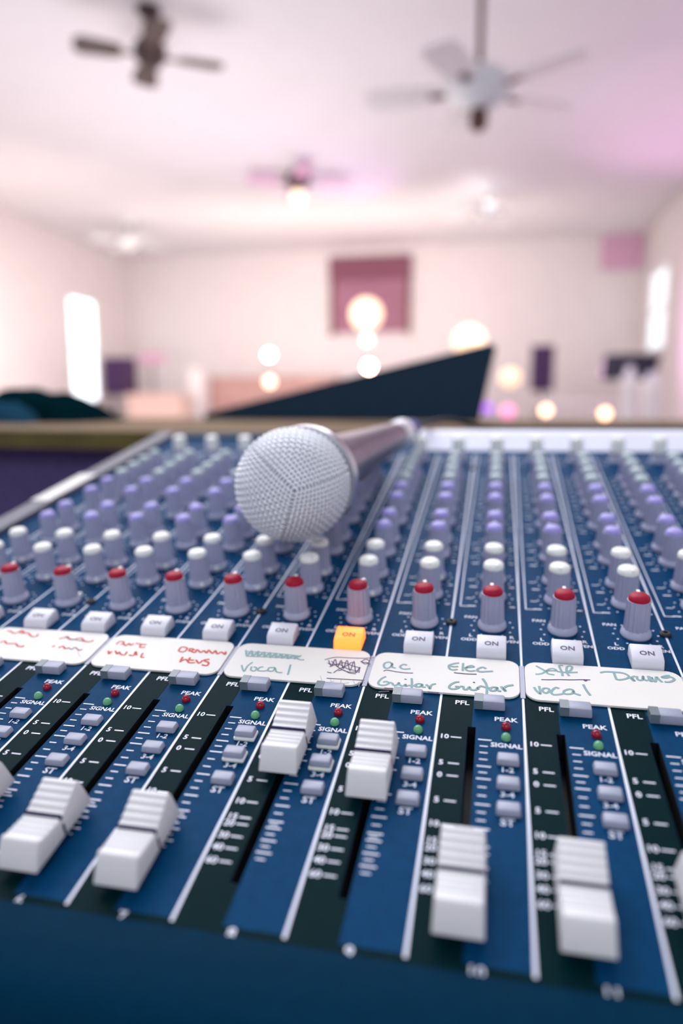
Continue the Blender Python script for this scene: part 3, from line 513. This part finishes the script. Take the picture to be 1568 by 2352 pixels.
def on_text(m):
    me = bpy.data.meshes.new('on_lettering'); sl = math.atan2(0.0014, l_ - 0.0038)
    vs = [(x, -0.0012 + y * math.cos(sl), 0.0042 + 0.0014 * ((-0.0012 + y) + l_ / 2 - 0.0022) / (l_ - 0.0038) + 0.00012) for x, y, z in tt.v]
    me.from_pydata(vs, [], tt.f); me.materials.append(m); me.update(); return me
ont = on_text(mat('grey_lettering', (0.12, 0.10, 0.16), 0.6)); ontl = on_text(MT['redm'])
ld = MB(); ld.lathe([(0.00150, 0.0), (0.00150, 0.0006), (0.00125, 0.0013), (0.0007, 0.0018), (0.0001, 0.00195)], 16)
bz = MB(); bz.lathe([(0.0019, 0.0), (0.0019, 0.00012)], 16); bzm = bz.mesh('led_rim', MT['band'])
ledr = ld.mesh('peak_led', MT['ledr'], smooth=60); ledg = ld.mesh('signal_led', MT['ledg'], smooth=60)
# fader cap: saddle with ribs between a front and a rear ridge
def fader_mesh():
    L = 0.0256; top = []
    hR = 0.0110; hF = 0.0082; hC = 0.0074; n = 4
    def half(hR):
        prof = [(-L / 2, 0.0015), (-L / 2 + 0.0026, hR - 0.0010), (-L / 2 + 0.0034, hR), (-L / 2 + 0.0046, hR)]
        ya_, yb_ = -L / 2 + 0.0046, -0.0006
        for i in range(n):
            y0 = ya_ + (yb_ - ya_) * i / n; y1 = ya_ + (yb_ - ya_) * (i + 1) / n; h1 = hR + (hC - hR) * (i + 1) / n; h0 = hR + (hC - hR) * i / n
            prof += [(y0 + 0.0003, h0 - 0.0007), (y1 - 0.0002, (h0 + h1) / 2 - 0.0004), (y1, h1)]
        return prof
    left = half(hF)
    right = [(-y, z) for y, z in reversed(half(hR))]
    allp = left + [(-0.0004, hC - 0.0009), (0.0004, hC - 0.0009)] + right
    n_ = len(allp); mb = MB(); vs = []
    def hw(z): return 0.00585 - 0.00075 * z / hR
    for s in (-1, 1): vs += [(s * hw(z), y, z) for y, z in allp]
    fs = [(i, i + 1, i + 1 + n_, i + n_) for i in range(n_ - 1)] + [(n_ - 1, 0, n_, 2 * n_ - 1)]
    fs += [tuple(range(n_)), tuple(range(2 * n_ - 1, n_ - 1, -1))]
    mb.add(vs, fs); return mb.mesh('fader_cap', MT['cap'], bevel=0.00028, seg=2), hC
fm_, hC = fader_mesh()
fm_.polygons.foreach_set('use_smooth', [True] * len(fm_.polygons)); fm_.set_sharp_from_angle(angle=math.radians(28))
q = MB(); q.box(-0.00525, 0.00525, -0.0005, 0.0005, hC - 0.0009, hC + 0.00022)
for s in (-1, 1):
    q.add([(s * 0.00590, -0.0004, 0.0016), (s * 0.00590, 0.0004, 0.0016), (s * 0.00526, 0.0005, hC - 0.0001), (s * 0.00526, -0.0005, hC - 0.0001)], [(0, 1, 2, 3)])
flm = q.mesh('cap_line', MT['capline'])
q = MB(); q.box(-0.0006, 0.0006, -0.004, 0.004, -0.0085, 0.003); fsm = q.mesh('fader_stem', MT['steel'])
FADERS = {-10: -1.9, -9: -1.9, -8: -1.9, -7: -1.9, -6: -1.78, -5: -1.93, -4: -1.95, -3: -0.29, -2: -0.52, -1: -1.94, 0: -1.93, 1: -1.93, 2: -1.88, 3: -1.88, 4: -1.88, 5: -1.88}
def addknob(k, v, c):
    o = put('knob', knobm, con, ((k + UK) * P, v * P, 0.0001), (0, 0, prot(c, v, k)))
    put('knob_cap', caps[c], o)['label'] = {'red': 'crimson top', 'white': 'white top', 'violet': 'violet top', 'sea': 'grey-green top', 'gain': 'white top'}[c]
    put('knob_pointer', ptm['w' if c in ('white', 'red', 'gain') else 'a'], o)
for k in range(K0, K1 + 1):
    X = k * P
    put('fader_band', bandm, con, (X, 0, 0)); put('panel_print', printm, con, (X, 0, 0))
    for v, c in ROWS: addknob(k, v, c)
    o = put('on_button', onl if k == -3 else onm, con, (X + UK * P, 2.165 * P, 0.0001))
    if k == -3: o['label'] = 'lit orange button'
    put('on_lettering', ontl if k == -3 else ont, o)
    o = put('pfl_button', pflm, con, (X + UK * P, 0.90 * P, 0.0003)); put('indicator_window', pll, o)
    for v, nm in ((-0.10, 1), (-0.475, 2), (-0.85, 3)):
        up_ = k in (-4, -3) and nm < 3
        o = put('bus_button', busm, con, (X + 0.81 * P, v * P, 0.0013 if up_ else 0.0001))
        if up_: put('button_collar', collm, o, (0, 0, -0.00125))
    put('peak_led', ledr, con, (X + 0.79 * P, 0.50 * P, 0.0001)); put('signal_led', ledg, con, (X + 0.79 * P, 0.30 * P, 0.0001))
    o = put('fader_cap', fm_, con, (X + 0.40 * P, FADERS[k] * P, 0.0012)); put('cap_line', flm, o); put('fader_stem', fsm, o)
    mb = MB(); text(mb, str(k - K0 + 1), 0, 0, 0.15 * P, 0); put('channel_number', mb.mesh('channel_number', MT['ink']), con, (X + 0.55 * P, -2.615 * P, 0.00014))
scm = MB(); scm.lathe([(0.0022, 0), (0.0022, 0.0008), (0.0016, 0.0013), (0.0009, 0.0013), (0.0008, 0.0006)], 16); scm = scm.mesh('screw', MT['darkrub'], smooth=40)
for k in (-10, -7, -4, -1, 2, 5):
    for v in (2.96, 11.2): put('screw', scm, con, (k * P, v * P, 0.0001))
# write-on label plates over pairs of channels, with the handwriting
def rrect(x0, x1, y0, y1, r, n=6):
    pts = []
    for cx_, cy_, a0 in ((x1 - r, y1 - r, 0), (x0 + r, y1 - r, 90), (x0 + r, y0 + r, 180), (x1 - r, y0 + r, 270)):
        for i in range(n + 1):
            a = math.radians(a0 + 90 * i / n); pts.append((cx_ + r * math.cos(a), cy_ + r * math.sin(a)))
    return pts
pts = rrect(0.035 * P, 1.965 * P, 1.075 * P, 1.945 * P, 0.17 * P); n = len(pts)
q = MB(); q.add([(x, y, 0.0) for x, y in pts] + [(x, y, 0.0008) for x, y in pts], [tuple(range(n - 1, -1, -1)), tuple(range(n, 2 * n))] + [(i, (i + 1) % n, (i + 1) % n + n, i + n) for i in range(n)])
platem = q.mesh('label_plate', MT['card'], bevel=0.00015)
q = MB(); q.box(-0.03 * P, 0.03 * P, 1.12 * P, 1.86 * P, 0.00015, 0.0004); divm = q.mesh('plate_divider', mat('grey_divider', (0.42, 0.42, 0.52), 0.5))
names = {0: 'cream plate with words in teal marker', -2: 'cream plate with guitar channel names', -4: 'cream plate with a black scribble', -6: 'cream plate with red handwriting', -8: 'cream plate with smudged red handwriting'}
for u in range(-10, 6, 2):
    o = put('label_plate', platem, con, (u * P, 0, 0.00014)); put('plate_divider', divm, con, (u * P, 0, 0))
    if u in HW:
        o['label'] = names[u]
        q = MB()
        for i, (c, pl) in enumerate(HW[u]):
            w = {0: 0.032, 1: 0.019, 2: 0.030, 3: 0.007}[c] * P
            if c == 1 and u == -4: w *= 0.75
            if c == 0 and u == -4: w *= 0.8
            q.ribbon([(x * P, y * P) for x, y in pl], w, 0.00084 + 0.000004 * i, c)
        me = bpy.data.meshes.new('handwriting'); me.from_pydata(q.v, [], q.f)
        for m in ('teal', 'black', 'redm', 'pencil'): me.materials.append(MT[m])
        me.polygons.foreach_set('material_index', q.m); me.update(); put('handwriting', me, o)
# ------------------------------------------------------------------ microphone lying on the knobs
mc = Vector((-3.735, 4.33, 0)) * P + Vector((0, 0, 0.0460)); tl = Vector((-2.72, 10.9, 0)) * P + Vector((0, 0, 0.0285))
ax = (tl - mc).normalized(); Rr = 0.0262
root = tag(put('microphone', None, mw=W @ Matrix.Translation(mc)), 'vocal microphone with a silver mesh ball lying on the console knobs', 'microphone')
view = (Winv @ CW - mc).normalized()
zq = ax.to_track_quat('Z', 'Y').to_matrix()
def along(prof, n=40):
    mb = MB(); mb.lathe(prof, n); mb.v = [tuple(zq @ Vector(v)) for v in mb.v]; return mb
# wire ball: cube-sphere grid, one corner facing the camera side as in the weave's three-way meeting
N, SUB = 20, 4; n = N * SUB
e1 = Vector((1, 1, 1)).normalized(); rotq = e1.rotation_difference((view + Vector((0.02, 0, -0.10))).normalized()).to_matrix() @ Matrix.Rotation(math.radians(35), 3, e1)
q = MB(); thick = 0.0011
for ax_ in range(3):
    for sg in (-1, 1):
        vs = []
        for j in range(n + 1):
            for i in range(n + 1):
                a = (i / n - 0.5) * math.pi / 2; b = (j / n - 0.5) * math.pi / 2
                vec = [0, 0, 0]; vec[ax_] = sg; vec[(ax_ + 1) % 3] = math.tan(a); vec[(ax_ + 2) % 3] = math.tan(b)
                v = Vector(vec).normalized()
                ci, cj = i % SUB, j % SUB
                over = (math.cos(math.pi * (i / SUB)) * (ci in (0, 1) and 1 or 0.3) * 0.0 + (0.00028 if ((i // SUB + j // SUB) % 2) else -0.00012))
                vs.append(rotq @ (v * (Rr - 0.0003 + over * (1 if (cj <= 1) else -0.4))))
        fs = []
        for j in range(n):
            for i in range(n):
                ci, cj = i % SUB, j % SUB
                if ci >= 2 and cj >= 2: continue
                fs.append((j * (n + 1) + i, j * (n + 1) + i + 1, (j + 1) * (n + 1) + i + 1, (j + 1) * (n + 1) + i))
        q.add(vs, fs)
me = bpy.data.meshes.new('wire_grille'); me.from_pydata(q.v, [], q.f); me.materials.append(MT['grille']); me.update(); put('wire_grille', me, root)['label'] = 'silver woven wire ball'
q = MB(); rr = Rr - 0.0012; q.lathe([(rr * math.sin(math.pi * i / 24) + 1e-5, -rr * math.cos(math.pi * i / 24)) for i in range(25)], 48); put('foam_lining', q.mesh('foam_lining', MT['foam'], smooth=60), root)
put('collar_ring', along([(0.0225, 0.013), (0.0250, 0.0135), (0.0252, 0.0185), (0.0222, 0.0205)]).mesh('collar_ring', MT['steel'], smooth=40), root)
Lh = (tl - mc).length
put('handle', along([(0.0205, 0.020), (0.0185, 0.036), (0.0172, 0.044), (0.0150, 0.060), (0.0115, 0.110), (0.0092, Lh - 0.025), (0.0086, Lh - 0.020)]).mesh('handle', MT['micbody'], smooth=40), root)
put('connector', along([(0.0088, Lh - 0.020), (0.0092, Lh - 0.019), (0.0092, Lh - 0.002), (0.0085, Lh), (0.0072, Lh + 0.003)]).mesh('connector', mat('pale_metal', (0.80, 0.79, 0.82), 0.35, 0.3), smooth=40), root)['label'] = 'pale silver plug'
# cable from the plug over the ledge
p0 = W @ (mc + ax * (Lh + 0.001))
cp = [p0, p0 + (W3 @ ax) * 0.022, Vector((p0.x + 0.02, LY0 + 0.01, LZ + 0.012)), Vector((p0.x + 0.06, LY0 + 0.08, LZ + 0.0026)), Vector((p0.x + 0.16, LY0 + 0.13, LZ + 0.0026)), Vector((p0.x + 0.30, LY0 + 0.12, LZ + 0.0026)), Vector((p0.x + 0.45, LY0 + 0.16, LZ + 0.0026))]
def smoothp(c, s=6):
    out = []
    for i in range(len(c) - 1):
        q0 = c[max(i - 1, 0)]; q1 = c[i]; q2 = c[i + 1]; q3 = c[min(i + 2, len(c) - 1)]
        for j in range(s):
            t_ = j / s; out.append(0.5 * ((2 * q1) + (q2 - q0) * t_ + (2 * q0 - 5 * q1 + 4 * q2 - q3) * t_ * t_ + (3 * q1 - q0 - 3 * q2 + q3) * t_ ** 3))
    return out + [c[-1]]
root = tag(put('microphone_cable', None, loc=p0), 'blue-violet cable leaving the microphone plug across the wooden ledge', 'cable')
q = MB(); q.tube([v - p0 for v in smoothp(cp)], 0.0024, 10); put('cord', q.mesh('cord', MT['darkrub'], smooth=40), root)
q = MB(); q.tube([(cp[0] - p0), (cp[1] - p0)], [0.0078, 0.0060], 16); put('plug_boot', q.mesh('plug_boot', MT['cable'], smooth=40), root)
